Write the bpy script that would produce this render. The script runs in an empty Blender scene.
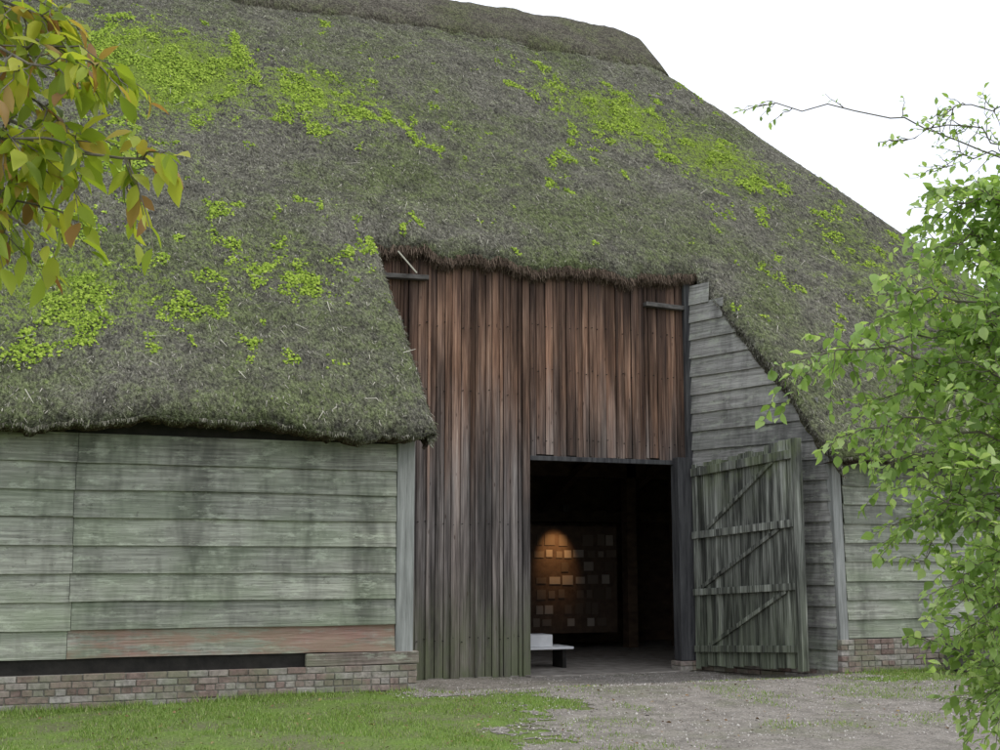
import bpy, math, random
import numpy as np
from mathutils import Vector
random.seed(7); rng=np.random.default_rng(11)
sc=bpy.context.scene
sc.view_settings.view_transform='Standard'; sc.view_settings.look='None'; sc.view_settings.exposure=0

# ---------------------------------------------------------------- helpers
def hsh(ix,iy,s):
    v=np.sin(ix*127.1+iy*311.7+s*74.7)*43758.5453
    return v-np.floor(v)
def vnoise(x,y,s=0):
    x=np.asarray(x,float);y=np.asarray(y,float)
    ix=np.floor(x);iy=np.floor(y);fx=x-ix;fy=y-iy
    fx=fx*fx*(3-2*fx);fy=fy*fy*(3-2*fy)
    return (hsh(ix,iy,s)*(1-fx)+hsh(ix+1,iy,s)*fx)*(1-fy)+(hsh(ix,iy+1,s)*(1-fx)+hsh(ix+1,iy+1,s)*fx)*fy
def fbm(x,y,s=0,o=4):
    t=0;a=.5;n=0
    for i in range(o):
        t=t+a*vnoise(np.asarray(x)*2**i,np.asarray(y)*2**i,s+i*3.1);n+=a;a*=.5
    return t/n
def sst(a,b,x):
    t=np.clip((np.asarray(x,float)-a)/(b-a),0,1);return t*t*(3-2*t)

def empty(name):
    e=bpy.data.objects.new(name,None);sc.collection.objects.link(e);return e
def mkobj(name,V,F,mat,parent=None,smooth=False,attr=None):
    me=bpy.data.meshes.new(name)
    V=np.asarray(V,np.float32).reshape(-1,3)
    if isinstance(F,np.ndarray):
        nf,k=F.shape
        me.vertices.add(len(V));me.vertices.foreach_set('co',V.ravel())
        me.loops.add(nf*k);me.loops.foreach_set('vertex_index',F.astype(np.int32).ravel())
        me.polygons.add(nf);me.polygons.foreach_set('loop_start',np.arange(0,nf*k,k,dtype=np.int32))
        me.polygons.foreach_set('loop_total',np.full(nf,k,np.int32))
        me.update(calc_edges=True)
    else:
        me.from_pydata([tuple(map(float,v)) for v in V],[],[tuple(f) for f in F]);me.update()
    me.validate()
    if smooth: me.polygons.foreach_set('use_smooth',[True]*len(me.polygons))
    if attr is not None:
        for k,v in attr.items():
            a=me.attributes.new(k,'FLOAT','POINT');a.data.foreach_set('value',np.asarray(v,np.float32))
    ob=bpy.data.objects.new(name,me);sc.collection.objects.link(ob)
    me.materials.append(mat)
    if parent: ob.parent=parent
    return ob
class MB:
    def __init__(s): s.V=[];s.F=[]
    def add(s,V,F):
        b=len(s.V);s.V.extend(V);s.F.extend([[i+b for i in f] for f in F])
    def box(s,o,a,b,c):
        o=Vector(o);a=Vector(a);b=Vector(b);c=Vector(c)
        P=[o,o+a,o+a+b,o+b,o+c,o+a+c,o+a+b+c,o+b+c]
        s.add([tuple(p) for p in P],[(0,3,2,1),(4,5,6,7),(0,1,5,4),(1,2,6,5),(2,3,7,6),(3,0,4,7)])
    def aab(s,x0,x1,y0,y1,z0,z1): s.box((x0,y0,z0),(x1-x0,0,0),(0,y1-y0,0),(0,0,z1-z0))
    def obj(s,name,mat,parent=None,bevel=0):
        ob=mkobj(name,s.V,s.F,mat,parent)
        if bevel:
            m=ob.modifiers.new('b','BEVEL');m.width=bevel;m.segments=2;m.limit_method='ANGLE'
        return ob

# ---------------------------------------------------------------- node helper
class M:
    def __init__(s,name,rough=.85,spec=.25):
        s.m=bpy.data.materials.new(name);s.m.use_nodes=True;s.nt=s.m.node_tree
        s.b=s.nt.nodes['Principled BSDF'];s.b.inputs['Roughness'].default_value=rough
        s.b.inputs['Specular IOR Level'].default_value=spec
    def n(s,t,**k):
        nd=s.nt.nodes.new(t)
        for a,v in k.items(): setattr(nd,a,v)
        return nd
    def l(s,a,b): s.nt.links.new(a,b)
    def pos(s): return s.n('ShaderNodeNewGeometry').outputs['Position']
    def isl(s): return s.n('ShaderNodeNewGeometry').outputs['Random Per Island']
    def vec(s,scale,isl=False):
        m=s.n('ShaderNodeVectorMath',operation='MULTIPLY');s.l(s.pos(),m.inputs[0]);m.inputs[1].default_value=scale
        if isl:
            mm=s.n('ShaderNodeMath',operation='MULTIPLY');s.l(s.isl(),mm.inputs[0]);mm.inputs[1].default_value=97.
            a=s.n('ShaderNodeVectorMath',operation='ADD');s.l(m.outputs[0],a.inputs[0]);s.l(mm.outputs[0],a.inputs[1]);return a.outputs[0]
        return m.outputs[0]
    def noise(s,scale=(1,1,1),isl=False,detail=3,rough=.6,sc=1.):
        t=s.n('ShaderNodeTexNoise');s.l(s.vec(scale,isl),t.inputs['Vector']);t.inputs['Scale'].default_value=sc
        t.inputs['Detail'].default_value=detail;t.inputs['Roughness'].default_value=rough;return t.outputs['Fac']
    def ramp(s,f,st):
        r=s.n('ShaderNodeValToRGB');s.l(f,r.inputs[0]);e=r.color_ramp.elements
        while len(e)<len(st): e.new(.5)
        for i,(p,c) in enumerate(st):
            e[i].position=p;e[i].color=(c[0],c[1],c[2],1) if hasattr(c,'__len__') else (c,c,c,1)
        return r.outputs[0]
    def mix(s,f,a,b,bt='MIX'):
        m=s.n('ShaderNodeMix',data_type='RGBA',blend_type=bt)
        for i,v in ((0,f),(6,a),(7,b)):
            if isinstance(v,(int,float)):
                m.inputs[i].default_value=v if i==0 else (v,v,v,1)
            elif isinstance(v,tuple): m.inputs[i].default_value=(*v,1)
            else: s.l(v,m.inputs[i])
        return m.outputs[2]
    def math(s,op,a,b=0.,c=None):
        m=s.n('ShaderNodeMath',operation=op)
        for i,v in enumerate((a,b,c)):
            if v is None: continue
            if isinstance(v,(int,float)): m.inputs[i].default_value=v
            else: s.l(v,m.inputs[i])
        return m.outputs[0]
    def sep(s):
        x=s.n('ShaderNodeSeparateXYZ');s.l(s.pos(),x.inputs[0]);return x.outputs
    def mr(s,v,a,b,c=0,d=1):
        m=s.n('ShaderNodeMapRange');s.l(v,m.inputs[0])
        for i,q in enumerate((a,b,c,d)): m.inputs[i+1].default_value=q
        return m.outputs[0]
    def attr(s,n):
        return s.n('ShaderNodeAttribute',attribute_name=n).outputs['Fac']
    def col(s,c): s.l(c,s.b.inputs['Base Color']) if not isinstance(c,tuple) else setattr(s.b.inputs['Base Color'],'default_value',(*c,1))
    def bump(s,h,d=.02,st=.6):
        b=s.n('ShaderNodeBump');b.inputs['Distance'].default_value=d;b.inputs['Strength'].default_value=st
        s.l(h,b.inputs['Height']);s.l(b.outputs[0],s.b.inputs['Normal'])

# ---------------------------------------------------------------- materials
def wood_h(name,dark,light,green,gamt=.5,red=None):
    w=M(name)
    g=w.noise((1.1,1.1,34),True,4,.65)
    g2=w.noise((5,5,120),True,2,.6)
    bl=w.noise((.9,.9,2.2),True,4,.6)
    c=w.ramp(g,[(.3,dark),(.5,tuple((a+b)/2 for a,b in zip(dark,light))),(.68,light)])
    c=w.mix(w.math('MULTIPLY',w.ramp(bl,[(.42,0.),(.62,1.)]),gamt),c,green)
    c=w.mix(.45,c,w.ramp(g2,[(.3,.4),(.6,1.)]),'MULTIPLY')
    st=w.noise((1.6,1.6,.4),False,4,.75)
    c=w.mix(.85,c,w.ramp(st,[(.36,.44),(.54,1.)]),'MULTIPLY')
    li=w.noise((3.,3.,9),True,5,.75)
    c=w.mix(w.ramp(li,[(.54,0.),(.66,.6)]),c,(.52,.56,.45))
    sp=w.noise((9,9,14),True,4,.8)
    c=w.mix(w.ramp(sp,[(.60,0.),(.68,.55)]),c,(.10,.10,.08))
    c=w.mix(1.,c,w.ramp(w.isl(),[(0,(.74,.74,.74)),(1,(1.15,1.14,1.12))]),'MULTIPLY')
    if red is not None:
        rn=w.noise((1.1,1.1,5),False,5,.75)
        c=w.mix(w.ramp(rn,[(.40,0.),(.54,.9)]),c,w.mix(w.ramp(g,[(.35,0.),(.7,1.)]),red,(.38,.23,.19)))
    z=w.sep()[2]
    c=w.mix(w.math('MULTIPLY',w.mr(z,1.7,.4,0,.35),w.ramp(bl,[(.35,0.),(.6,1.)])),c,(.21,.27,.15))
    w.col(c);w.bump(w.math('ADD',g,w.math('MULTIPLY',g2,.5)),.012,.8);return w.m
m_board=wood_h('weathered_boards',(.19,.195,.165),(.48,.49,.42),(.26,.31,.21),.5)
m_board_c=wood_h('grey_boards',(.22,.215,.20),(.56,.55,.52),(.30,.33,.27),.25)
m_board_r=wood_h('stained_board',(.21,.20,.17),(.48,.47,.42),(.25,.29,.21),.3,red=(.21,.105,.085))
m_sill=wood_h('sill_timber',(.15,.12,.10),(.40,.33,.29),(.16,.16,.11),.3)

def wood_v():
    w=M('door_plank_wood')
    g=w.noise((42,42,.9),True,4,.65)
    g2=w.noise((140,140,4),True,2,.6)
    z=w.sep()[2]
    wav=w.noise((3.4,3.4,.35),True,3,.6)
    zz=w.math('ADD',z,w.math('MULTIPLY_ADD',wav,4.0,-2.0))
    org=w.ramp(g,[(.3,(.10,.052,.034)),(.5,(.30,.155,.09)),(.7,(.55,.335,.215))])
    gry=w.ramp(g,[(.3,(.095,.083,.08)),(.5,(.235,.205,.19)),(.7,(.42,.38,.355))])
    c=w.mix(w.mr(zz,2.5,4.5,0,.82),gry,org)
    c=w.mix(w.mr(zz,4.7,6.5,0,.75),c,(.06,.045,.043))  # planks get darker towards the top
    stn=w.noise((6,6,.4),False,4,.6)
    c=w.mix(.85,c,w.ramp(stn,[(.40,.25),(.57,1.)]),'MULTIPLY')
    c=w.mix(.45,c,w.ramp(g2,[(.3,.4),(.6,1.)]),'MULTIPLY')
    kn=w.n('ShaderNodeTexVoronoi');w.l(w.vec((9,9,2.6),True),kn.inputs['Vector']);kn.inputs['Scale'].default_value=1.
    c=w.mix(w.ramp(kn.outputs['Distance'],[(.06,.75),(.12,0.)]),c,(.055,.03,.022))
    c=w.mix(1.,c,w.ramp(w.isl(),[(0,(.52,.52,.54)),(.5,(.94,.94,.93)),(1,(1.25,1.2,1.16))]),'MULTIPLY')
    gm=w.noise((3,3,1.2),False,4,.65)
    c=w.mix(w.math('MULTIPLY',w.mr(z,1.6,.0,0,1.),w.ramp(gm,[(.35,.2),(.6,1.)])),c,(.15,.165,.095))
    w.col(c);w.bump(w.math('ADD',g,w.math('MULTIPLY',g2,.4)),.01,.8);return w.m
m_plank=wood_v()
def wood_leaf(name='door_leaf_wood',k=1.):
    w=M(name)
    g=w.noise((38,38,.9),True,4,.65)
    st=w.noise((9,9,.8),False,4,.6)
    c=w.ramp(g,[(.3,(.065*k,.068*k,.06*k)),(.5,(.20*k,.21*k,.18*k)),(.7,(.46*k,.47*k,.42*k))])
    c=w.mix(.9,c,w.ramp(st,[(.41,.2),(.58,1.)]),'MULTIPLY')
    c=w.mix(w.math('MULTIPLY',w.mr(w.sep()[2],1.6,.1,0,.5),w.ramp(st,[(.35,.2),(.6,1.)])),c,(.16,.20,.10))
    mt=w.noise((4,4,2),False,4,.6)
    c=w.mix(w.math('MULTIPLY',w.mr(w.sep()[2],2.3,3.3,0,.6),w.ramp(mt,[(.42,0.),(.6,1.)])),c,(.2,.24,.12))
    c=w.mix(1.,c,w.ramp(w.isl(),[(0,.6),(1,1.25)]),'MULTIPLY')
    w.col(c);w.bump(g,.01,.8);return w.m
m_leafdoor=wood_leaf()
m_rail=wood_leaf('door_rail_wood',1.15)
def plain(name,c1,c2,sc=(6,6,6),bump=.01,rough=.85):
    w=M(name,rough);g=w.noise(sc,True,4,.65);w.col(w.ramp(g,[(.3,c1),(.7,c2)]));w.bump(g,bump,.6);return w.m
m_dark=plain('dark_backing',(.012,.011,.01),(.03,.027,.023))
m_post=plain('grey_post',(.16,.165,.155),(.38,.39,.37),(20,20,1.2))
m_bracket=plain('bracket_wood',(.04,.036,.033),(.16,.15,.14),(5,5,14))
m_dpost=plain('dark_post',(.025,.025,.028),(.10,.10,.10),(20,20,1.5))
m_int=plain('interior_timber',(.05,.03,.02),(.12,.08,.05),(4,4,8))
m_panel=plain('panel_cloth',(.05,.032,.022),(.09,.06,.04),(9,9,9))
m_floor=plain('barn_floor',(.16,.14,.12),(.36,.33,.29),(5,5,5))
m_mortar=plain('lime_mortar',(.15,.14,.12),(.30,.28,.24),(12,12,12))
m_white=plain('white_card',(.6,.6,.6),(.78,.78,.77),(3,3,3),.001)
m_paper=M('paper_notes');m_paper.col(m_paper.ramp(m_paper.isl(),[(0,(.07,.05,.035)),(.5,(.13,.10,.075)),(1,(.28,.24,.2))]));m_paper=m_paper.m
def brick():
    w=M('weathered_brick');g=w.noise((14,14,14),True,4,.7)
    base=w.ramp(w.isl(),[(0,(.20,.14,.12)),(.35,(.29,.215,.185)),(.65,(.33,.285,.25)),(1,(.41,.38,.345))])
    c=w.mix(1.,base,w.ramp(g,[(.3,.5),(.65,1.15)]),'MULTIPLY')
    al=w.noise((2.2,2.2,3),False,4,.65)
    c=w.mix(w.math('MULTIPLY',w.ramp(al,[(.42,0.),(.62,1.)]),.6),c,(.19,.21,.13))
    w.col(c);w.bump(g,.01,.8);return w.m
m_brick=brick()
def thatch():
    w=M('thatch',.95,.1)
    f=w.noise((36,18,18),False,3,.75)
    m2=w.noise((11,8.5,8.5),False,4,.75)
    b=w.noise((.45,.5,.5),False,3,.65)
    mid=w.noise((2.2,2.4,2.4),False,4,.7)
    c=w.ramp(f,[(.34,(.075,.07,.057)),(.47,(.195,.185,.15)),(.6,(.30,.285,.235)),(.72,(.49,.465,.40))])
    grn=w.ramp(f,[(.34,(.055,.07,.022)),(.5,(.15,.19,.065)),(.7,(.27,.33,.12))])
    gm=w.math('ADD',w.math('MULTIPLY',b,.7),w.math('MULTIPLY',w.math('ADD',mid,m2),.4))
    gm=w.math('ADD',gm,w.mr(w.sep()[2],9,3,0,.06))
    c=w.mix(w.mr(gm,.70,.88,.04,.75),c,grn)
    c=w.mix(.75,c,w.ramp(m2,[(.37,.36),(.5,.95),(.63,1.3)]),'MULTIPLY')
    c=w.mix(.65,c,w.ramp(mid,[(.36,.48),(.56,1.05)]),'MULTIPLY')
    ms=w.math('ADD',w.attr('moss'),w.math('MULTIPLY_ADD',m2,1.2,w.math('MULTIPLY',w.math('ADD',mid,f),.5)))
    c=w.mix(w.mr(ms,1.38,1.62,0,.88),c,w.mix(w.ramp(f,[(.3,0.),(.62,1.)]),(.10,.145,.022),(.32,.44,.06)))
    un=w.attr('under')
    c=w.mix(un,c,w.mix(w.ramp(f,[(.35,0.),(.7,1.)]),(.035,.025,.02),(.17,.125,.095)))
    w.col(c);w.bump(w.math('MULTIPLY_ADD',m2,2.4,f),.06,1.);return w.m
m_thatch=thatch()
def straw():
    w=M('loose_straw',.9,.1)
    c=w.ramp(w.isl(),[(0,(.06,.055,.043)),(.35,(.15,.14,.115)),(.5,(.14,.155,.08)),(.78,(.25,.235,.19)),(.95,(.37,.35,.29)),(1,(.5,.47,.39))])
    w.col(c);return w.m
m_straw=straw()
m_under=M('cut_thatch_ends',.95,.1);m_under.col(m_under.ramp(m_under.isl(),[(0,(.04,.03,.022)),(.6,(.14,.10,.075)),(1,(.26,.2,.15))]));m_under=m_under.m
m_moss=M('moss',.95,.1);m_moss.col(m_moss.ramp(m_moss.isl(),[(0,(.12,.18,.025)),(.5,(.24,.345,.045)),(1,(.40,.51,.085))]));m_moss=m_moss.m
def ground_m():
    w=M('grass_ground',.95,.1)
    f=w.noise((30,30,30),False,4,.7);b=w.noise((1.3,1.3,1.3),False,4,.65)
    c=w.mix(w.ramp(b,[(.38,0.),(.62,1.)]),w.ramp(f,[(.3,(.09,.10,.045)),(.7,(.22,.23,.12))]),w.ramp(f,[(.3,(.09,.14,.03)),(.7,(.21,.31,.07))]))
    w.col(c);w.bump(f,.03,.8);return w.m
m_ground=ground_m()
def gravel_m():
    w=M('gravel',.95,.15)
    f=w.noise((38,38,38),False,5,.8);b=w.noise((.9,.9,.9),False,4,.65);b2=w.noise((4,4,4),False,4,.65)
    c=w.ramp(f,[(.3,(.13,.115,.10)),(.5,(.32,.29,.25)),(.7,(.52,.48,.43))])
    c=w.mix(.7,c,w.ramp(b2,[(.35,.6),(.6,1.1)]),'MULTIPLY')
    c=w.mix(w.math('MULTIPLY',w.ramp(b,[(.5,0.),(.66,1.)]),.5),c,w.ramp(f,[(.3,(.11,.12,.06)),(.7,(.26,.28,.16))]))
    w.col(c);w.bump(f,.03,.9);return w.m
m_gravel=gravel_m()
m_pebble=M('pebbles',.8);m_pebble.col(m_pebble.ramp(m_pebble.isl(),[(0,(.14,.12,.1)),(.5,(.33,.30,.26)),(1,(.58,.55,.5))]));m_pebble=m_pebble.m
def leafmat(name,stops,tr=.5):
    w=M(name,.5,.35);c=w.ramp(w.isl(),stops);w.col(c)
    t=w.n('ShaderNodeBsdfTranslucent');w.l(w.mix(1.,c,(1.3,1.35,.8),'MULTIPLY'),t.inputs[0])
    mx=w.n('ShaderNodeMixShader');mx.inputs[0].default_value=tr
    w.l(w.b.outputs[0],mx.inputs[1]);w.l(t.outputs[0],mx.inputs[2])
    w.l(mx.outputs[0],w.nt.nodes['Material Output'].inputs[0]);return w.m
m_grass=leafmat('grass_blades',[(0,(.13,.20,.04)),(.5,(.23,.34,.075)),(.85,(.31,.42,.12)),(1,(.44,.43,.22))],.3)
m_leafR=leafmat('hedge_leaves',[(0,(.17,.26,.07)),(.4,(.30,.44,.13)),(.8,(.43,.57,.21)),(1,(.58,.68,.34))],.5)
m_leafL=leafmat('autumn_leaves',[(0,(.16,.22,.03)),(.4,(.32,.40,.045)),(.78,(.50,.50,.07)),(.9,(.40,.25,.08)),(1,(.24,.11,.05))],.5)
m_leafB=leafmat('far_leaves',[(0,(.04,.08,.015)),(1,(.10,.17,.03))],.3)
m_bark=plain('bark',(.10,.09,.07),(.24,.21,.17),(20,20,5))
m_deadleaf=M('fallen_leaves',.8);m_deadleaf.col(m_deadleaf.ramp(m_deadleaf.isl(),[(0,(.12,.07,.03)),(.6,(.22,.14,.07)),(1,(.34,.27,.12))]));m_deadleaf=m_deadleaf.m
m_stone=plain('mossy_stone',(.04,.04,.035),(.13,.125,.10),(7,7,7),.03)

# ---------------------------------------------------------------- terrain
def gz(X,Y):
    X=np.asarray(X,float);Y=np.asarray(Y,float)
    n=(fbm(X*.8,Y*.8,5,3)-.5)*.05
    g=(.01+.08*sst(0,4.5,X))*sst(11,14.2,Y)+n*.6
    rec=sst(14.1,16.2,Y)*sst(4.7,5.6,X)*(1-sst(10.6,11.4,X))
    g=g*(1-rec)+(-.05+n*.3)*rec
    ins=(X>-12.8)&(X<18.8)&(Y>15.25)&(Y<32.8)&~((Y<17.6)&(X>4.8)&(X<11.4))
    return np.where(ins,-.15,g)
def grid(xs,ys,zf,mask=None):
    XX,YY=np.meshgrid(xs,ys);Z=zf(XX,YY);V=np.stack([XX,YY,Z],-1).reshape(-1,3)
    nx=len(xs);ny=len(ys);i,j=np.meshgrid(np.arange(nx-1),np.arange(ny-1));b=(j*nx+i)
    F=np.stack([b,b+1,b+nx+1,b+nx],-1).reshape(-1,4)
    if mask is not None:
        cx=(XX[:-1,:-1]+XX[1:,1:])/2;cy=(YY[:-1,:-1]+YY[1:,1:])/2;F=F[mask(cx,cy).reshape(-1)]
    return V,F
far=np.array([20,30,45,70,110,200,400.])
xs=np.concatenate([-far[::-1],np.arange(-15,19.01,.1),far+1]);ys=np.concatenate([-far[::-1],np.arange(-10,18.01,.1),far,[800]])
V,F=grid(xs,ys,gz);mkobj('ground',V,F,m_ground,smooth=True)
def pathv(X,Y):
    n=(fbm(X*1.3,Y*1.3,21,5)-.5)*1.8+(fbm(X*7,Y*7,24,3)-.5)*.9
    left=X-(4.55+.58*(Y-10.5))+n
    right=np.where(Y>12.6,np.maximum(13.6-Y+n*.45,10.9-X+n*.3),9)
    a=np.minimum(left,right)
    rec=np.minimum(np.minimum(X-5.0,11.2-X),Y-14.4)+.25+n*.2
    return np.maximum(a,rec)
def pmask(X,Y): return (pathv(X,Y)>0)&(Y<17.55)&~((Y>14.9)&((X<4.95)|(X>11.3)))
V,F=grid(np.arange(-6,18,.04),np.arange(2,17.6,.04),lambda X,Y:gz(X,Y)+.004+.003*fbm(X*6,Y*6,8,2),pmask)
mkobj('gravel_path',V,F,m_gravel,smooth=True)

def scatter_blades(n,x0,x1,y0,y1,keep,hmin,hmax,name,mat,w=.006):
    X=rng.uniform(x0,x1,n);Y=rng.uniform(y0,y1,n);k=keep(X,Y)>rng.uniform(0,1,n);X=X[k];Y=Y[k];n=len(X)
    Z=gz(X,Y);h=rng.uniform(hmin,hmax,n)*(.6+.8*fbm(X*2,Y*2,3,3));a=rng.uniform(0,6.28,n);ln=rng.uniform(.1,.8,n)*h;b=rng.uniform(0,6.28,n)
    P=np.stack([X,Y,Z],-1);s=np.stack([np.cos(a),np.sin(a),a*0],-1)*w;t=np.stack([np.cos(b)*ln,np.sin(b)*ln,h],-1)
    V=np.stack([P-s,P+s,P+t],1).reshape(-1,3);F=np.arange(3*n).reshape(-1,3);mkobj(name,V,F,mat)
def gk(X,Y):
    p=pathv(X,Y);d=np.clip(.35-p*.9,0.0,1)
    d=d*np.clip((fbm(X*1.7,Y*1.7,40,4)-.36)*5,.10,1)
    sparse=np.clip((fbm(X*1.2,Y*1.2,77,4)-.58)*5,0,.4)
    return np.where(Y>15,0,np.where(p>.35,sparse*.8,d))
scatter_blades(170000,-3,14.5,9.8,14.97,gk,.016,.045,'grass',m_grass)
def wk(X,Y): return np.where((X>11.2)|(X<4.9),1.,0.)*np.clip((fbm(X*1.5,X*0,88,3)-.3)*4,.1,1)
scatter_blades(8000,-3,15,14.7,14.88,wk,.03,.1,'wall_foot_grass',m_grass,.006)

def blobs(P,N,r,h,name,mat,parent=None,k=6):
    n=len(P);u=np.cross(N,np.array([1,.13,.2]));u/=np.linalg.norm(u,axis=1)[:,None];v=np.cross(N,u)
    V=np.zeros((n,k+1,3));off=rng.uniform(0,6.28,n)
    for i in range(k):
        a=off+i*2*math.pi/k;rr=r*rng.uniform(.65,1.25,n)
        V[:,i]=P+(u*np.cos(a)[:,None]+v*np.sin(a)[:,None])*rr[:,None]-N*(h*.25)[:,None]
    V[:,k]=P+N*h[:,None]
    b=np.arange(n)[:,None]*(k+1)
    F=np.concatenate([np.stack([b[:,0]+i,b[:,0]+(i+1)%k,b[:,0]+k],-1) for i in range(k)])
    return mkobj(name,V.reshape(-1,3),F,mat,parent,smooth=False)
n=16000;X=rng.uniform(2,14.5,n);Y=rng.uniform(9.8,17.4,n);k=pathv(X,Y)>-.25;k&=pmask(X,np.minimum(Y,17.))|(Y<14.8);X=X[k];Y=Y[k];n=len(X)
r=rng.uniform(.004,.012,n)*np.where(rng.uniform(0,1,n)>.97,2,1)
N=np.stack([rng.normal(0,.2,n),rng.normal(0,.2,n),np.ones(n)],-1);N/=np.linalg.norm(N,axis=1)[:,None]
blobs(np.stack([X,Y,gz(X,Y)+.01],-1),N,r,r*.8,'loose_pebbles',m_pebble,k=5)

# ---------------------------------------------------------------- leaves / branches
def leaves(P,D,U,L,W,name,mat,parent=None):
    P=np.array(P);D=np.array(D);U=np.array(U);L=np.array(L)[:,None];W=np.array(W)[:,None]
    D/=np.linalg.norm(D,axis=1)[:,None];S=np.cross(D,U);S/=np.linalg.norm(S,axis=1)[:,None]+1e-9;Nn=np.cross(S,D)
    f=.18
    def q(t,w,dz=0): return P+D*L*t+S*W*w+Nn*(W*abs(w)*f*2-L*dz)
    V=np.stack([q(0,0),q(.2,.36),q(.5,.5,.02),q(.8,.26,.07),q(1,0,.14),q(.8,-.26,.07),q(.5,-.5,.02),q(.2,-.36),q(.5,0,.0)],1).reshape(-1,3)
    b=np.arange(len(P))*9
    F=np.concatenate([np.stack([b,b+1,b+2,b+8],-1),np.stack([b+8,b+2,b+3,b+4],-1),np.stack([b,b+8,b+6,b+7],-1),np.stack([b+8,b+4,b+5,b+6],-1)])
    return mkobj(name,V,F,mat,parent)
class Tree:
    def __init__(s): s.mb=MB();s.P=[];s.D=[];s.U=[];s.L=[];s.W=[]
    def tube(s,pts,r0,r1,k=6):
        n=len(pts);V=[];F=[]
        for i,p in enumerate(pts):
            d=(pts[min(i+1,n-1)]-pts[max(i-1,0)]).normalized();a=d.orthogonal().normalized();b=d.cross(a)
            r=r0+(r1-r0)*i/(n-1)
            for j in range(k):
                t=j*2*math.pi/k;V.append(tuple(p+(a*math.cos(t)+b*math.sin(t))*r))
        for i in range(n-1):
            for j in range(k): F.append((i*k+j,i*k+(j+1)%k,(i+1)*k+(j+1)%k,(i+1)*k+j))
        s.mb.add(V,F)
    def path(s,a,m,b,n=14,j=.02):
        out=[]
        for i in range(n+1):
            t=i/n;p=a*(1-t)**2+m*2*t*(1-t)+b*t*t
            if 0<i<n: p=p+Vector((random.gauss(0,j),random.gauss(0,j),random.gauss(0,j)))
            out.append(p)
        return out
    def twig(s,p,d,ln,leafL,leafR,droop,step):
        q=p+d*ln*.5;e=p+d*ln+Vector((0,0,-droop*ln))
        pts=s.path(p,q,e,5,.006);s.tube(pts,.003,.001,4)
        n=max(2,int(ln/step))
        for i in range(n):
            t=(i+random.random()*.5+.4)/n;t=min(t,1);k=min(int(t*5),4);pp=pts[k].lerp(pts[k+1],t*5-k)
            dd=(pts[k+1]-pts[k]).normalized();rv=Vector((random.gauss(0,1),random.gauss(0,1),random.gauss(0,1)))
            side=dd.cross(rv).normalized()
            ld=(dd*.6+side*.9+Vector((0,0,-droop*1.6))).normalized()
            u=Vector((random.gauss(0,.6),random.gauss(0,.6),1)).normalized()
            L=random.uniform(*leafL);s.P.append(tuple(pp));s.D.append(tuple(ld));s.U.append(tuple(u));s.L.append(L);s.W.append(L*leafR*random.uniform(.8,1.15))
    def limb(s,a,m,b,r0,twigs,tl,leafL,leafR,droop,step,t0=.3):
        pts=s.path(a,m,b,14,.02);s.tube(pts,r0,.003)
        for i in range(twigs):
            t=t0+(1-t0)*random.random();k=min(int(t*14),13);p=pts[k].lerp(pts[k+1],t*14-k)
            d=(pts[k+1]-pts[k]).normalized();rv=Vector((random.gauss(0,1),random.gauss(0,1),random.gauss(0,.8)))
            d2=(d*.8+rv.normalized()*.9).normalized()
            s.twig(p,d2,random.uniform(*tl),leafL,leafR,droop,step)
        s.twig(pts[-1],(pts[-1]-pts[-2]).normalized(),tl[0],leafL,leafR,droop,step)
    def done(s,name,lm):
        e=empty(name);s.mb.obj('branches',m_bark,e);leaves(s.P,s.D,s.U,s.L,s.W,'foliage',lm,e);return e
CA,SA=math.cos(math.radians(22)),math.sin(math.radians(22))
def W(r,f,z): return Vector((CA*r+SA*f,-SA*r+CA*f,z))   # garden axes are turned 22 deg to the barn

t=Tree()
tp=[W(3.25,6.3,0),W(3.2,6.25,1.),W(3.28,6.3,2.),W(3.2,6.2,3.),W(3.25,6.3,4.6)]
t.tube(tp,.07,.02,8)
def trunk(z): 
    k=min(int(z),3);return tp[k].lerp(tp[k+1],min(z-k,1) if k<3 else (z-3)/1.6)
LL=(.035,.075)
spec=[(1.9,(2.2,6,2.85),(1.38,5.8,2.55),26),(1.7,(2.3,6,2.5),(1.62,5.9,2.20),26),(2.0,(2.4,6,3.0),(1.95,6,2.95),16),
(2.1,(2.5,6.1,2.9),(1.70,6.1,2.66),24),(2.3,(2.5,6,3.1),(1.98,6.2,2.85),18),(1.9,(2.5,6,2.7),(1.85,6.1,2.4),26),
(2.5,(2.6,6,3.5),(2.1,6.1,3.1),22),(2.7,(2.7,6,3.6),(2.2,6.1,3.35),22),(2.8,(2.7,6.2,3.7),(2.3,6.2,3.5),22),
(1.2,(2.6,6,1.9),(2.05,5.8,1.5),24),(1.4,(2.6,6,2.2),(1.95,6.2,1.80),24),(.9,(2.7,5.9,1.5),(2.25,5.7,1.0),22),(1.0,(2.7,6.1,1.6),(2.35,6,1.05),24),(1.6,(2.6,6.2,2.3),(1.95,6.2,2.1),24),
(1.2,(2.7,6.1,1.8),(2.25,6.1,1.3),24),(.8,(2.8,6.1,1.3),(2.42,6,.95),22)]
for z,m,b,n in spec: t.limb(trunk(z),W(*m),W(*b),.010,n,(.12,.34),LL,.66,.2,.022,.35)
for i in range(150):
    z=random.uniform(.7,3.5);a=random.uniform(-.8,.8)+(math.pi if random.random()<.78 else 0)
    R=random.uniform(.5,1.22)*(1-.2*abs(z-2.0)/1.3)
    b=W(3.2+math.cos(a)*R,6.25+math.sin(a)*R*1.2,z+random.uniform(-.1,.25));p=trunk(max(.7,z-.5))
    t.limb(p,(p+b)/2+Vector((0,0,.15)),b,.008,12,(.12,.3),LL,.66,.2,.024,.35)
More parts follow.
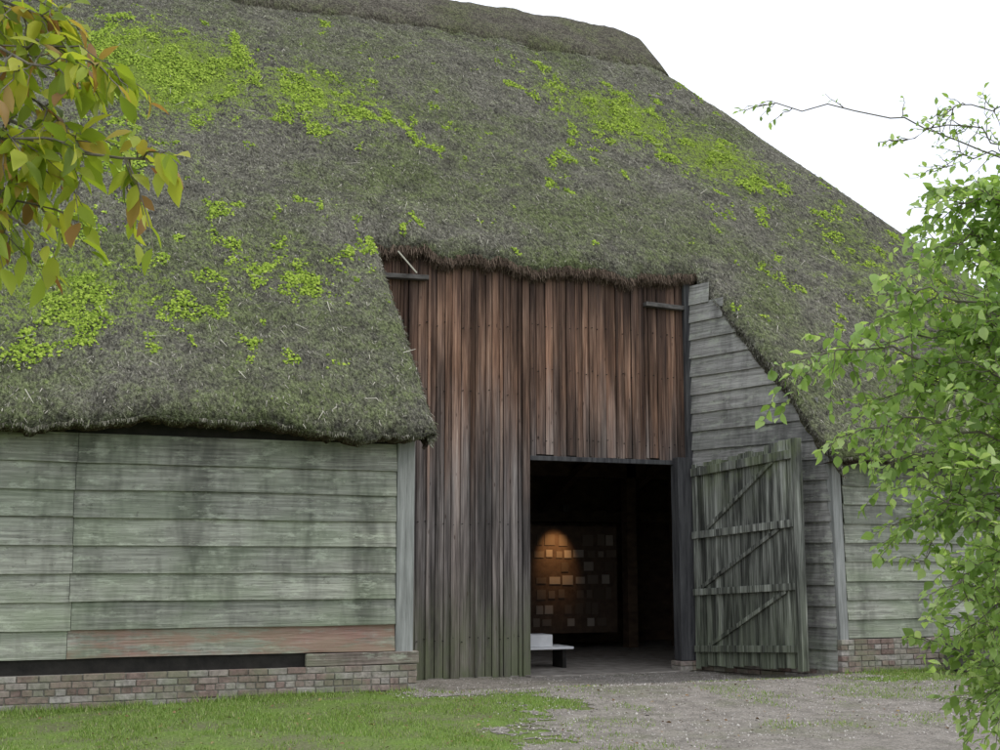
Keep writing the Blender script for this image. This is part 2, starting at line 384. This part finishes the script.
for z0,m,b,n in [(3.3,(2.3,6.4,4.1),(1.35,6.4,4.02),8),(3.3,(2.5,6.2,4.0),(2.05,6.3,3.8),14),(3.1,(2.7,6.2,3.9),(2.3,6.3,3.65),18),(3.4,(2.8,6.2,4.1),(2.35,6.3,3.95),18)]:
    t.limb(trunk(z0),W(*m),W(*b),.005,n,(.08,.2),(.025,.05),.55,.1,.03,.4)
t.done('hedge_tree',m_leafR)

t=Tree()
t.tube([W(-2.6,3.4,0),W(-2.55,3.35,1.2),W(-2.6,3.4,2.4),W(-2.5,3.4,3.6),W(-2.6,3.5,4.6)],.13,.05,10)
b0=W(-2.55,3.4,2.3);b1=W(-2.55,3.4,2.9)
LL=(.05,.10)
for m,b,s0,n in [((-1.4,3.1,2.85),(-.88,3.0,2.60),b0,22),((-1.6,3.0,2.8),(-1.10,2.9,2.62),b0,20),((-1.6,3.1,3.1),(-1.0,3.0,2.84),b1,20),
 ((-1.7,3.1,3.2),(-1.14,3.1,3.0),b1,22),((-1.6,2.9,3.0),(-1.10,2.9,2.80),b1,24),((-1.7,3.2,2.6),(-1.14,3.1,2.50),b0,20),((-1.6,3.2,3.1),(-1.12,3.1,2.72),b1,22),
 ((-1.7,3.1,2.6),(-1.16,3.0,2.42),b0,18),((-1.6,3.1,2.8),(-1.18,3.05,2.6),b0,20),
 ((-1.7,3.0,3.4),(-1.2,2.9,3.15),b1,18),((-1.8,3.3,3.4),(-1.4,3.3,3.3),b1,12),((-1.7,3.1,3.3),(-1.15,3.05,2.97),b1,22),((-3.4,3.5,3.3),(-3.9,3.6,3.2),b1,12),((-3.2,3.9,3.4),(-3.4,4.3,3.3),b1,12),((-3.3,2.8,3.4),(-3.7,2.3,3.2),b1,12)]:
    t.limb(s0,W(*m),W(*b),.009,n,(.08,.2),LL,.46,.45,.024,.5)
t.done('overhanging_tree',m_leafL)

# far tree behind the ridge
t=Tree();t.tube([Vector((15,40,0)),Vector((15.2,40,8)),Vector((15,40,17))],.5,.12,8)
for i in range(60):
    a=random.uniform(0,6.28);z=random.uniform(8,20.3);R=4.2*math.sqrt(max(.05,1-((z-13)/7.5)**2))
    b=Vector((15+math.cos(a)*R,40+math.sin(a)*R,z));p=Vector((15,40,max(5,z-3)))
    t.limb(p,(p+b)/2,b,.06,8,(.6,1.4),(.18,.3),.6,.1,.14,.3)
t.done('background_tree',m_leafB)

# ---------------------------------------------------------------- barn
barn=empty('thatched_barn')
YE,ZE,SL=14.5,3.31,1.082;YO=17.42;YR=24.
XL=5.02
def xr(Y): return 11.02-.5*np.clip((Y-YE)/(YO-YE),0,1)
def hx(Y): return 19.4-.726*(Y-YE)
def lx(Y): return -14+.726*(Y-YE)
KS=1.476
def edist(X,Y):
    e=(Y-YE)*KS
    dy=(Y-YO)*KS
    xR=xr(Y)
    inL=X<=XL;inR=X>=xR
    dX=np.where(inL,XL-X,np.where(inR,X-xR,0.))
    d=np.where(Y<YO,dX,np.sqrt(dX**2+np.maximum(dy,0)**2))
    return np.minimum(e,d)
def mossd(X,Y):
    g=lambda cx,cy,sx,sy,a,t=0:a*np.exp(-(((X-cx)+t*(Y-cy))/sx)**2-((Y-cy)/sy)**2)
    return np.maximum.reduce([g(2.2,20.5,2.1,1.3,.66),g(4.6,20.2,2.2,1.1,.46),g(1.,18.6,1.8,1.0,.38),g(11.0,21.0,1.8,1.0,.54,.7),g(12.6,20.1,1.7,1.,.52,.5),g(.6,16.1,2.0,1.0,.44),g(3.4,16.6,1.6,.8,.30),g(15,17.8,2.6,2.2,.28),g(7.6,19.6,2,1.4,.18)])
def rtop(X,Y):
    e=edist(X,Y);R=.2;q=np.clip(R-e,0,R);drop=R-np.sqrt(R*R-q*q)
    hd=np.minimum(hx(Y)-X,X-lx(Y));fade=np.clip(hd/.4,0,1);hdp=.2*np.clip(1-hd/.9,0,1)**2
    n=(fbm(X*.45,Y*.6,1,3)-.5)*.26+(fbm(X*1.7,Y*1.9,2,3)-.5)*.18+(fbm(X*6,Y*5,4,3)-.5)*.13
    mid=(X>XL)&(X<xr(Y))
    sag=np.where(mid,((fbm(X*1.3,X*0+3.3,51,4)-.4)*.34+.08*np.sin(math.pi*np.clip((X-XL)/5.5,0,1)))*np.exp(-(np.maximum(Y-YO,0)/.3)**2)*np.clip(np.minimum(X-XL,xr(Y)-X)/.4,0,1),0)
    sage=np.where(Y<YE+1,(fbm(X*1.1+20,X*0+1.3,53,5)-.5)*.08*np.exp(-((Y-YE)/.3)**2),0)
    return ZE+SL*(Y-YE)-drop*.95+n*fade-hdp-sag+sage
NL,NM,NR=330,110,140
rowsA=np.linspace(YE,YO,60);rowsB=np.linspace(YO,YR,130)[1:]
rows=np.concatenate([rowsA,rowsB]);ny=len(rows);na=len(rowsA)
V=[]
for Y in rows:
    x=np.concatenate([np.linspace(lx(Y),XL,NL+1),np.linspace(XL,float(xr(Y)),NM+1)[1:],np.linspace(float(xr(Y)),hx(Y),NR+1)[1:]])
    Yv=np.full_like(x,Y)
    z=rtop(x,Yv)
    jy=np.zeros_like(x)
    if Y==YE: jy=(fbm(x*5,x*0,9,3)-.5)*.08
    V.append(np.stack([x,Yv+jy,z],-1))
nx=NL+NM+NR+1;V=np.concatenate(V)
i,j=np.meshgrid(np.arange(nx-1),np.arange(ny-1));hole=(i>=NL)&(i<NL+NM)&(j<na-1)
b=(j*nx+i)[~hole];F=np.stack([b,b+1,b+nx+1,b+nx],-1)
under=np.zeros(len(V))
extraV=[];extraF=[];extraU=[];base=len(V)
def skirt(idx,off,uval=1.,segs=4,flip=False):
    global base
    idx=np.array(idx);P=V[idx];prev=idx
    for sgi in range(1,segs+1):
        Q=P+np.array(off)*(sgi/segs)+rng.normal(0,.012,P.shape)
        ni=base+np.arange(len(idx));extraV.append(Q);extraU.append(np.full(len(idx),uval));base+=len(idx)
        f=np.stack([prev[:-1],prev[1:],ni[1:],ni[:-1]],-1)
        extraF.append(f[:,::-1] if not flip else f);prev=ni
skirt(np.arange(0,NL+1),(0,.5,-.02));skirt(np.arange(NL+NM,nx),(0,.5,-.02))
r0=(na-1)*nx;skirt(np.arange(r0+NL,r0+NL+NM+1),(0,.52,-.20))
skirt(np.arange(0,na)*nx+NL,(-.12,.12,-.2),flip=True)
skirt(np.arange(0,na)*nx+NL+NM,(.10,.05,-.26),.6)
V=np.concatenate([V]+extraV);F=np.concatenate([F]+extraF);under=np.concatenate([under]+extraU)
mo=mossd(V[:,0],V[:,1]);mo[under>0]=0
mkobj('thatch_front_slope',V,F,m_thatch,barn,smooth=True,attr={'moss':mo,'under':under})
def patch(f,nu,nv,name):
    u,v=np.meshgrid(np.linspace(0,1,nu),np.linspace(0,1,nv));P=f(u,v).reshape(-1,3)
    i,j=np.meshgrid(np.arange(nu-1),np.arange(nv-1));b=(j*nu+i).reshape(-1)
    F=np.stack([b,b+1,b+nu+1,b+nu],-1)
    mkobj(name,P,F,m_thatch,barn,smooth=True,attr={'moss':np.full(len(P),.12),'under':np.zeros(len(P))})
def hipR(u,v):
    Y0=YE+v*(YR-YE);Y=Y0+u*2*(YR-Y0);d=np.minimum(Y-Y0,2*YR-Y0-Y);z=ZE+SL*(Y0-YE)-.2*np.clip(1-d/.9,0,1)**2-(v<=0)*.15
    n=(fbm(Y*2,v*18,6,3)-.5)*.12*np.clip(d/.4,0,1)
    return np.stack([hx(Y0)+n,Y,z+n],-1)
def hipL(u,v):
    P=hipR(u,v);P[...,0]=5.4-P[...,0];return P
patch(hipR,150,110,'thatch_hip_end');patch(hipL,80,60,'thatch_hip_end_b')
patch(lambda u,v:np.stack([lx(YE+v*(YR-YE))+u*(hx(YE+v*(YR-YE))-lx(YE+v*(YR-YE))),2*YR-(YE+v*(YR-YE)),ZE+SL*v*(YR-YE)],-1),60,30,'thatch_rear_slope')
# ridge cap
cs=[(22.82,-.10),(22.78,.06),(22.84,.13),(23.1,.15),(23.5,.15),(23.85,.12),(24.0,.08),(24.15,.12),(24.6,.15),(25.1,.15),(25.2,.1),(25.18,-.1)]
xs=np.arange(-7.4,13.25,.05);P=[]
for (y,o) in cs:
    yy=y+(fbm(xs*1.1,xs*0,14,4)-.5)*.3*(1 if abs(y-24)>1 else .1);Yf=np.where(yy>YR,2*YR-yy,yy)
    e=np.clip(13.2-xs,0,.9)/.9
    z=ZE+SL*(Yf-YE)+o*1.3*(.1+.9*np.sqrt(e))+(fbm(xs*2,xs*0+y,15,4)-.5)*.12-(1-e)**2*.12
    P.append(np.stack([xs,yy,z],-1))
P=np.array(P);nc=len(xs);i,j=np.meshgrid(np.arange(nc-1),np.arange(len(cs)-1));b=(j*nc+i).reshape(-1)
F=np.stack([b,b+1,b+nc+1,b+nc],-1);P=P.reshape(-1,3)
mkobj('ridge_cap',P,F,m_thatch,barn,smooth=True,attr={'moss':np.full(len(P),.0),'under':np.full(len(P),.35)})
# roof lining (keeps the loft dark)
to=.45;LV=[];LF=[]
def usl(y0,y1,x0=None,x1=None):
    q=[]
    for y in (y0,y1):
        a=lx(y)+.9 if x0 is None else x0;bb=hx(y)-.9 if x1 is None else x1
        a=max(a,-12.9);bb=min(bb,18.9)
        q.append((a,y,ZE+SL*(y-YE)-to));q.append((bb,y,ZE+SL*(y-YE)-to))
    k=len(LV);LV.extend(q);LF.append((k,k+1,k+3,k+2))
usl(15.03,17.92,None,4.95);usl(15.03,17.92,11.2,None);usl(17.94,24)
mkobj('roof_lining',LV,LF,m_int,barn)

# straws
def normals(n): 
    N=np.array([0,-SL,1.])/math.hypot(SL,1);return np.tile(N,(n,1))
def straws(n,name,sel,w,lmin,lmax,mat,lift=.012,ang=.6,parent=barn):
    Y=YE+(YR-.9-YE)*rng.uniform(0,1,n);X=lx(Y)+(hx(Y)-lx(Y))*rng.uniform(0,1,n)
    k=(X>-3.5)&~((Y<YO)&(X>XL)&(X<xr(Y)));k&=sel(X,Y);X=X[k];Y=Y[k];n=len(X)
    P=np.stack([X,Y,rtop(X,Y)],-1);N=normals(n);P+=N*lift*rng.uniform(.2,2,n)[:,None]
    dn=np.array([0,-1,-SL])/math.hypot(1,SL);sd=np.array([1.,0,0]);a=rng.normal(0,ang,n)
    D=dn*np.cos(a)[:,None]+sd*np.sin(a)[:,None]+N*rng.normal(.02,.08,n)[:,None]
    L=rng.uniform(lmin,lmax,n)[:,None];Sx=np.cross(D,N+rng.normal(0,.3,(n,3)));Sx/=np.linalg.norm(Sx,axis=1)[:,None];Sx*=w*rng.uniform(.6,1.4,n)[:,None]
    V=np.stack([P-Sx,P+Sx,P+D*L+Sx*.5,P+D*L-Sx*.5],1).reshape(-1,3);mkobj(name,V,np.arange(4*n).reshape(-1,4),mat,parent)
straws(95000,'loose_straw',lambda X,Y:rng.uniform(0,1,len(X))>mossd(X,Y)*1.4,.005,.03,.09,m_straw,.004,.45)
m_pale=M('pale_straw');m_pale.col((.44,.42,.34));m_pale=m_pale.m
straws(800,'pale_straw',lambda X,Y:rng.uniform(0,1,len(X))>.35,.005,.1,.28,m_pale,.02,1.)
def fringe(n,fn,D0,mat,name,w=.005,l=(.05,.14),sp=.25):
    P=fn(n);D=np.array(D0)+rng.normal(0,sp,(n,3));D/=np.linalg.norm(D,axis=1)[:,None];L=rng.uniform(*l,n)[:,None]
    Sx=np.cross(D,rng.normal(0,1,(n,3))+np.array([0,2.,.5]));Sx/=np.linalg.norm(Sx,axis=1)[:,None];Sx*=w
    V=np.stack([P-Sx,P+Sx,P+D*L+Sx*.5,P+D*L-Sx*.5],1).reshape(-1,3);mkobj(name,V,np.arange(4*n).reshape(-1,4),mat,barn)
def eave(x0,x1,y0,dy,dz):
    def f(m):
        x=rng.uniform(x0,x1,m);t=rng.uniform(0,1,m)**1.5;z=rtop(x,np.full(m,y0+.001))
        return np.stack([x,y0+t*dy,z+t*dz+.01],-1)
    return f
fringe(16000,eave(-3.5,XL-.05,YE,.4,-.01),(0,.1,-1),m_straw,'eave_straw',l=(.015,.06))
fringe(5000,eave(11.05,18,YE,.4,-.01),(0,.1,-1),m_straw,'eave_straw_right',l=(.015,.06))
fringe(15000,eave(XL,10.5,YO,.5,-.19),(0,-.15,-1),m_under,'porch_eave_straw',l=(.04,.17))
def sideL(m):
    y=rng.uniform(YE,YO,m);t=rng.uniform(0,1,m);z=rtop(np.full(m,XL),y);return np.stack([XL-.1*t,y,z-.15*t],-1)
def sideR(m):
    y=rng.uniform(YE,YO,m);t=rng.uniform(0,1,m);X=xr(y);z=rtop(X,y);return np.stack([X+.08*t,y,z-.24*t],-1)
fringe(5000,sideL,(.5,-.4,-.6),m_straw,'verge_straw',l=(.02,.07));fringe(6000,sideR,(-.3,-.5,-.8),m_straw,'verge_straw_right',l=(.02,.06))
# moss cushions
n=1000000;Y=rng.uniform(YE+.1,YR-1.2,n);X=rng.uniform(-3,17,n)
d=mossd(X,Y);cl=fbm(X*1.4,Y*1.7,31,3)*.4+fbm(X*4.2,Y*4.8,33,5)*.6
pr=np.clip((d*1.15+(cl-.5)*3.2-.50)*2.6,0,1);k=(rng.uniform(0,1,n)<pr*.5)&(X<hx(Y)-.3)&(edist(X,Y)>.05)
X=X[k];Y=Y[k];prk=pr[k];n=len(X);r=rng.uniform(.009,.028,n)
N=normals(n)+rng.normal(0,.35,(n,3));N/=np.linalg.norm(N,axis=1)[:,None]
P=np.stack([X,Y,rtop(X,Y)],-1)+normals(n)*(prk*rng.uniform(0,.03,n))[:,None]
blobs(P,N,r,r*.75,'moss_cushions',m_moss,barn,k=5)

# ---- weatherboards
def weather(mb,p0,p1,z0,z1,nrm,out=.05,ph=0):
    p0=Vector((p0[0],p0[1],0));p1=Vector((p1[0],p1[1],0));L=(p1-p0).length;d=(p1-p0)/L;n=Vector((nrm[0],nrm[1],0)).normalized()
    k=max(2,int(L/.25));V=[];F=[];s1,s2=random.random()*99,random.random()*99
    for i in range(k+1):
        t=i/k*L;w=(float(fbm(t*.7,s1,3,3))-.5)*.03;o=(float(fbm(t*.8,s2,4,2))-.5)*.016
        P=p0+d*t
        for (oo,z) in ((.002,z1+.02),(.012,z1+.02),(out+o,z0+w),(out-.026+o,z0+w),):
            q=P+n*oo;V.append((q.x,q.y,z))
    for i in range(k):
        a=i*4;b=a+4
        for c in range(4):
            e=(c+1)%4;F.append((a+c,b+c,b+e,a+e))
    F+= [(0,1,2,3),(k*4+3,k*4+2,k*4+1,k*4)]
    mb.add(V,F)
mb=MB();mr=MB()
zs=[.565+.3135*i for i in range(9)]
for i,z in enumerate(zs[:-1]):
    cuts=[-13,-7.2+.3*(i%2),-2.6,.87+random.uniform(-.03,.03),4.66]
    for a,b in zip(cuts[:-1],cuts[1:]):
        tgt=mr if (i==0 and b>4) else mb
        weather(tgt,(a+.003,15.),(b-.003,15.),z+random.uniform(-.006,.006),z+.3135,(0,-1))
mb.obj('left_wall_boards',m_board,barn);mr.obj('stained_bottom_board',m_board_r,barn)
mb=MB()
z=.56
while z<3.2:
    weather(mb,(11.40,15.),(14.6+random.uniform(-.4,.4),15.),z,z+.272,(0,-1));weather(mb,(15.0,15.),(18.95,15.),z,z+.272,(0,-1));z+=.272
mb.obj('right_wall_boards',m_board,barn)
# right cheek of the recess
mb=MB();c0=Vector((10.42,17.6,0));c1=Vector((11.24,15.0,0));cd=c1-c0
z=.12
nn=Vector((cd.y,-cd.x,0)).normalized()
if nn.x>0: nn=-nn
while z<6.1:
    yf=max(15.0,YE+(z+.2-ZE+.12)/SL);t=(17.6-yf)/2.6
    if t>.03:
        e=c0+cd*min(1,t);weather(mb,(c0.x,c0.y),(e.x,e.y),z+random.uniform(-.01,.01),z+.30,nn)
    z+=.30
mb.obj('recess_side_boards',m_board_c,barn)
mb=MB()
mb.aab(-13,4.86,15.004,15.14,-.2,3.3);mb.aab(11.36,19,15.004,15.14,-.2,3.3)
mb.aab(4.74,4.86,15.15,17.7,-.2,3.4)
mb.add([(4.8,15.1,3.4),(4.8,17.7,3.4),(4.8,17.7,6.1)],[(0,1,2)])
e1=c0-nn*.03;e2=c1-nn*.03
mb.add([(e1.x,e1.y,-.2),(e2.x,e2.y,-.2),(e2.x,e2.y,3.3),(e1.x,e1.y,6.2)],[(0,1,2,3)])
mb.aab(-13,19,32.9,33,-.2,3.1);mb.aab(-13.1,-13.0,15,33,-.2,3.1);mb.aab(19.0,19.1,15,33,-.2,3.1)
mb.obj('wall_backing',m_dark,barn)
mb=MB()
for z in [.1+.3*i for i in range(10)]:
    weather(mb,(19.1,15.0),(19.1,33),z,z+.3,(1,0));weather(mb,(-13.1,15.0),(-13.1,33),z,z+.3,(-1,0));weather(mb,(-13,33.),(19,33.),z,z+.3,(0,1))
mb.obj('end_and_rear_boards',m_board,barn)
mb=MB();mb.aab(4.665,4.89,14.955,15.18,.40,3.3);mb.box((11.235,14.93,.12),(.15,0,0),(0,.2,0),(-.05,0,3.15))
mb.obj('corner_posts',m_post,barn,.008)
mb=MB();mb.aab(3.55,4.96,14.93,15.1,.405,.553);mb.obj('sill_timber',m_sill,barn,.012)
mb=MB();mb.aab(-13,3.545,14.985,15.003,.40,.6);mb.obj('black_gap_strip',m_dark,barn)  # black strip standing in for the recessed gap below the boards
def bricks(mb,x0,x1,y,z0,n,n0=0):
    for c in range(n):
        z=z0+c*.077;x=x0+(.115 if c%2 else 0)
        if c%2: mb.aab(x0,x0+.105,y+random.uniform(-.004,.006),y+.1,z,z+.066)
        while x<x1-.06:
            l=.218 if (c%3!=1) else .105
            l=min(l,x1-x);o=random.uniform(-.008,.010);dz=random.uniform(-.003,.003)
            mb.aab(x,x+l-.002,y+o,y+.1,z+dz,z+.066+dz);x+=l+.011
mb=MB();bricks(mb,-4,4.93,14.90,-.13,7);bricks(mb,11.22,18.9,14.90,-.13,9)
mb.obj('brick_plinth',m_brick,barn,.006)
mb=MB();mb.aab(-13,4.925,14.915,15.1,-.3,.398);mb.aab(11.225,19,14.915,15.1,-.3,.552);mb.obj('plinth_mortar',m_mortar,barn)
mb=MB()
for c in range(3):
    z=-.1+c*.077;L=cd.length;s=0.0 if c%2 else -.11;u=cd.normalized()
    while s<L-.05:
        a=max(s,0);p=c0+u*a+nn*(.05+random.uniform(-.005,.005));mb.box((p.x,p.y,z),tuple(u*(min(.215,L-a))),tuple(-nn*.1),(0,0,.066));s+=.226
mb.obj('recess_brick_foot',m_brick,barn,.006)

# ---- vertical planks of the great doors
def planks(mb,x0,x1,z0,z1,y,wmin=.15,wmax=.21,th=.028):
    x=x0
    while x<x1-.03:
        w=min(random.uniform(wmin,wmax),x1-x)
        if x1-x-w<.06: w=x1-x
        o=random.uniform(-.014,.014);zz=z0+random.uniform(-.03,.03);g=random.uniform(.006,.016)
        mb.aab(x+g/2,x+w-g/2,y+o,y+o+th,zz,z1);x+=w
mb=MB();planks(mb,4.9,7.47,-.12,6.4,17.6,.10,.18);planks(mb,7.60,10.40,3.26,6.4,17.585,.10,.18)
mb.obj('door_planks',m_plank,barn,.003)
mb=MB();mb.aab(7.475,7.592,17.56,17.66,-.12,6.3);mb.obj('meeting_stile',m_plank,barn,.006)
mb=MB()
for x in (5.55,5.93,6.32,6.7,7.1,8.1,8.62,9.1,9.62): mb.aab(x,x+random.uniform(.025,.045),17.565,17.586,-.08 if x<7.4 else 3.28,6.3)
mb.obj('cover_strips',m_plank,barn,.003)
mb=MB();mb.aab(4.8,7.6,17.66,17.70,-.12,6.3);mb.aab(7.595,10.45,17.66,17.70,3.28,6.3);mb.aab(10.30,18.9,17.67,17.72,-.2,4.4);mb.aab(-12.9,4.8,17.67,17.72,-.2,4.0)
mb.aab(10.30,12.4,17.67,17.72,4.4,6.1)
mb.obj('door_backing',m_dark,barn)
mb=MB();mb.aab(7.60,10.40,17.57,17.655,3.19,3.262);mb.obj('lintel_board',m_dpost,barn,.006)
mb=MB();mb.aab(10.10,10.37,17.42,17.66,.12,3.3);mb.aab(10.33,10.44,17.5,17.66,3.3,6.2);mb.obj('hinge_post',m_dpost,barn,.01)
mb=MB()
for c in range(3):
    mb.aab(10.04,10.255,17.36+random.uniform(-.01,.01),17.66,-.1+c*.075,-.1+c*.075+.066);mb.aab(10.265,10.42,17.36,17.66,-.1+c*.075,-.1+c*.075+.066)
mb.obj('post_brick_foot',m_brick,barn,.006)
mb=MB();mb.box((5.05,17.45,5.82),(.85,0,.03),(0,.12,0),(0,0,.07));mb.box((9.6,17.45,5.74),(.7,0,-.02),(0,.12,0),(0,0,.07));mb.obj('eave_brackets',m_bracket,barn,.008)
mb=MB();mb.box((5.35,17.3,6.2),(.02,0,.01),(0,.02,0),(.28,-.05,-.32));mb.obj('broken_spar',m_pale,barn)
mb=MB()
x=5.0
while x<10.3:
    for z in ((.5,2.2,4.2,5.2) if x<7.45 else (3.5,4.6,5.3)):
        zz=z+random.uniform(-.04,.04);mb.aab(x,x+.012,17.565,17.6,zz,zz+.012)
    x+=random.uniform(.09,.18)
mb.obj('nails',m_dark,barn)

# ---- open door leaf
H=Vector((10.34,17.36,0));E=Vector((10.68,14.97,0));u=(E-H).normalized();LL_=(E-H).length
no=Vector((u.y,-u.x,0))
if no.x>0: no=-no
def LP(s,z,o=0): 
    p=H+u*s+no*o;return Vector((p.x,p.y,z+.15*s/LL_))
leafdoor=MB();s=.0
while s<LL_-.09:
    w=min(random.uniform(.15,.24),LL_-.08-s)
    if LL_-.08-s-w<.08: w=LL_-.08-s
    a=LP(s+.006,.03+random.uniform(-.03,.03),random.uniform(-.006,.002));b=LP(s+w-.006,.02);b.z=a.z;top=3.15+random.uniform(-.04,.03)
    leafdoor.box(a,b-a,tuple(-no*.028),(0,0,top+.1*s/LL_));s+=w
leafdoor.obj('leaf_planks',m_leafdoor,barn,.003)
mb=MB()
def bar(s0,z0,s1,z1,w,o0,o1):
    a=LP(s0,z0,o0);b=LP(s1,z1,o0);d=(b-a);up=d.normalized().cross(no).normalized()
    if up.z<0: up=-up
    mb.box(a-up*w/2,d,tuple(no*(o1-o0)),tuple(up*w))
for z,w_ in ((.3,.10),(1.16,.10),(2.06,.11),(3.05,.13)): bar(.0,z+random.uniform(-.02,.02),LL_-.1,z+random.uniform(-.02,.02),w_,.004,.06)
bar(.35,.36,LL_-.35,1.10,.06,.004,.04);bar(.12,1.22,LL_-.45,2.0,.06,.004,.04);bar(.3,2.12,LL_-.55,2.99,.06,.004,.04)
bar(LL_-.06,-.02,LL_-.06,3.26,.10,-.05,.075)
bar(.05,.0,.05,3.18,.10,.002,.03)
mb.obj('leaf_rails',m_rail,barn,.006)

# ---- interior
mb=MB();mb.aab(-12.9,18.9,17.6,32.8,-.25,-.03);mb.obj('floor_slab',m_floor,barn)
mb=MB();mb.aab(7.5,10.2,17.35,17.62,-.2,-.022);mb.obj('threshold',m_floor,barn,.01)
mb=MB();mb.aab(6.5,15,24.4,24.5,-.02,8)
for x in (8.4,9.3,11.9,13.0): mb.aab(x,x+.22,22.6,22.85,-.03,5.5)
mb.aab(6,15,22.6,22.85,3.35,3.65);mb.aab(6,15,20.5,20.75,3.9,4.2);mb.aab(6,15,24.1,24.39,2.5,2.75)
for x in (7.3,9.0,10.6,12.2): mb.box((x,24.3,2.6),(.14,0,0),(0,-3.8,1.4),(0,0,.16))
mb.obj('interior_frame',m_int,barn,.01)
mb=MB();mb.aab(9.62,11.5,22.3,22.34,.3,2.35);mb.obj('display_board',m_panel,barn)
mb=MB();z=.42
while z<2.15:
    x=9.68+random.uniform(0,.1)
    hh=random.uniform(.16,.26)
    while x<11.3:
        ww=random.uniform(.1,.24)
        if random.random()>.2: mb.aab(x,x+ww,22.285,22.297,z+random.uniform(0,.03),z+hh*random.uniform(.7,1))
        x+=ww+random.uniform(.03,.09)
    z+=hh+.05
mb.obj('display_notes',m_paper,barn)
mb=MB();mb.aab(7.75,8.75,18.5,19.1,.27,.31);mb.aab(7.8,8.4,18.55,18.95,.312,.50);mb.obj('white_display_bench',m_white,barn,.006)
mb=MB()
for x in (7.8,8.6): mb.aab(x,x+.06,18.6,19.0,-.03,.268)
mb.obj('bench_legs',m_dark,barn)
mb=MB();mb.aab(10.05,10.15,21.65,21.77,2.60,2.73);mb.obj('picture_lamp_shade',m_dark,barn)
ld=bpy.data.lights.new('display_lamp','SPOT');ld.energy=95;ld.color=(1,.56,.24);ld.spot_size=.95;ld.spot_blend=1.;ld.shadow_soft_size=.05
lo=bpy.data.objects.new('display_lamp',ld);sc.collection.objects.link(lo);lo.location=(10.1,21.7,2.56);lo.parent=barn
lo.rotation_euler=(Vector((10.15,22.3,1.8))-Vector(lo.location)).to_track_quat('-Z','Y').to_euler()

# ---- stone trough at right
tr=empty('stone_trough');mb=MB()
mb.aab(12.75,14.1,13.9,14.45,-.05,.12);mb.obj('base',m_stone,tr,.03)
mb=MB();x0,x1,y0,y1=12.68,14.2,13.82,14.52
mb.aab(x0,x1,y0,y0+.12,.125,.5);mb.aab(x0,x1,y1-.12,y1,.125,.5);mb.aab(x0,x0+.12,y0+.123,y1-.123,.125,.5);mb.aab(x1-.12,x1,y0+.123,y1-.123,.125,.5);mb.aab(x0+.125,x1-.125,y0+.125,y1-.125,.13,.4)
mb.obj('basin',m_stone,tr,.02)

# fallen leaves
n=520;X=rng.uniform(-2,13,n);Y=rng.uniform(10,15,n);k=Y<14.85;X=X[k];Y=Y[k];n=len(X)
P=np.stack([X,Y,gz(X,Y)+.025],-1);a=rng.uniform(0,6.28,n);D=np.stack([np.cos(a),np.sin(a),rng.normal(0,.2,n)],-1);U=np.stack([rng.normal(0,.4,n),rng.normal(0,.4,n),np.ones(n)],-1)
leaves(P,D,U,rng.uniform(.025,.06,n),rng.uniform(.015,.035,n),'fallen_leaves',m_deadleaf)

# ---------------------------------------------------------------- light
w=bpy.data.worlds.new('World');sc.world=w;w.use_nodes=True;nt=w.node_tree;bg=nt.nodes['Background']
sky=nt.nodes.new('ShaderNodeTexSky');sky.sky_type='NISHITA';sky.sun_disc=False
EL,AZ=math.radians(50),math.radians(110)
sky.sun_elevation=EL;sky.sun_rotation=AZ
tc=nt.nodes.new('ShaderNodeTexCoord');no_=nt.nodes.new('ShaderNodeTexNoise');no_.inputs['Scale'].default_value=2.2;no_.inputs['Detail'].default_value=4
nt.links.new(tc.outputs['Generated'],no_.inputs['Vector'])
cr=nt.nodes.new('ShaderNodeValToRGB');nt.links.new(no_.outputs['Fac'],cr.inputs[0]);cr.color_ramp.elements[0].position=.3;cr.color_ramp.elements[1].position=.7
cr.color_ramp.elements[0].color=(.80,.84,.95,1);cr.color_ramp.elements[1].color=(.95,.98,1.04,1)
mu=nt.nodes.new('ShaderNodeVectorMath');mu.operation='SCALE';mu.inputs['Scale'].default_value=15.5;nt.links.new(cr.outputs[0],mu.inputs[0])
mx=nt.nodes.new('ShaderNodeMix');mx.data_type='RGBA';mx.inputs[0].default_value=.86
nt.links.new(sky.outputs[0],mx.inputs[6]);nt.links.new(mu.outputs[0],mx.inputs[7]);nt.links.new(mx.outputs[2],bg.inputs[0]);bg.inputs[1].default_value=.1
sd=bpy.data.lights.new('sun','SUN');sd.energy=1.3;sd.angle=math.radians(12);sd.color=(1,.96,.88)
so=bpy.data.objects.new('sun',sd);sc.collection.objects.link(so)
dirv=Vector((math.sin(AZ)*math.cos(EL),math.cos(AZ)*math.cos(EL),math.sin(EL)));so.rotation_euler=(-dirv).to_track_quat('-Z','Y').to_euler()

cam=bpy.data.cameras.new('camera');cam.lens=45;cam.sensor_width=36;cam.clip_end=2000
co=bpy.data.objects.new('camera',cam);sc.collection.objects.link(co);co.location=(0,0,1.6);co.rotation_euler=(math.radians(98.64),0,math.radians(-22))
sc.camera=co
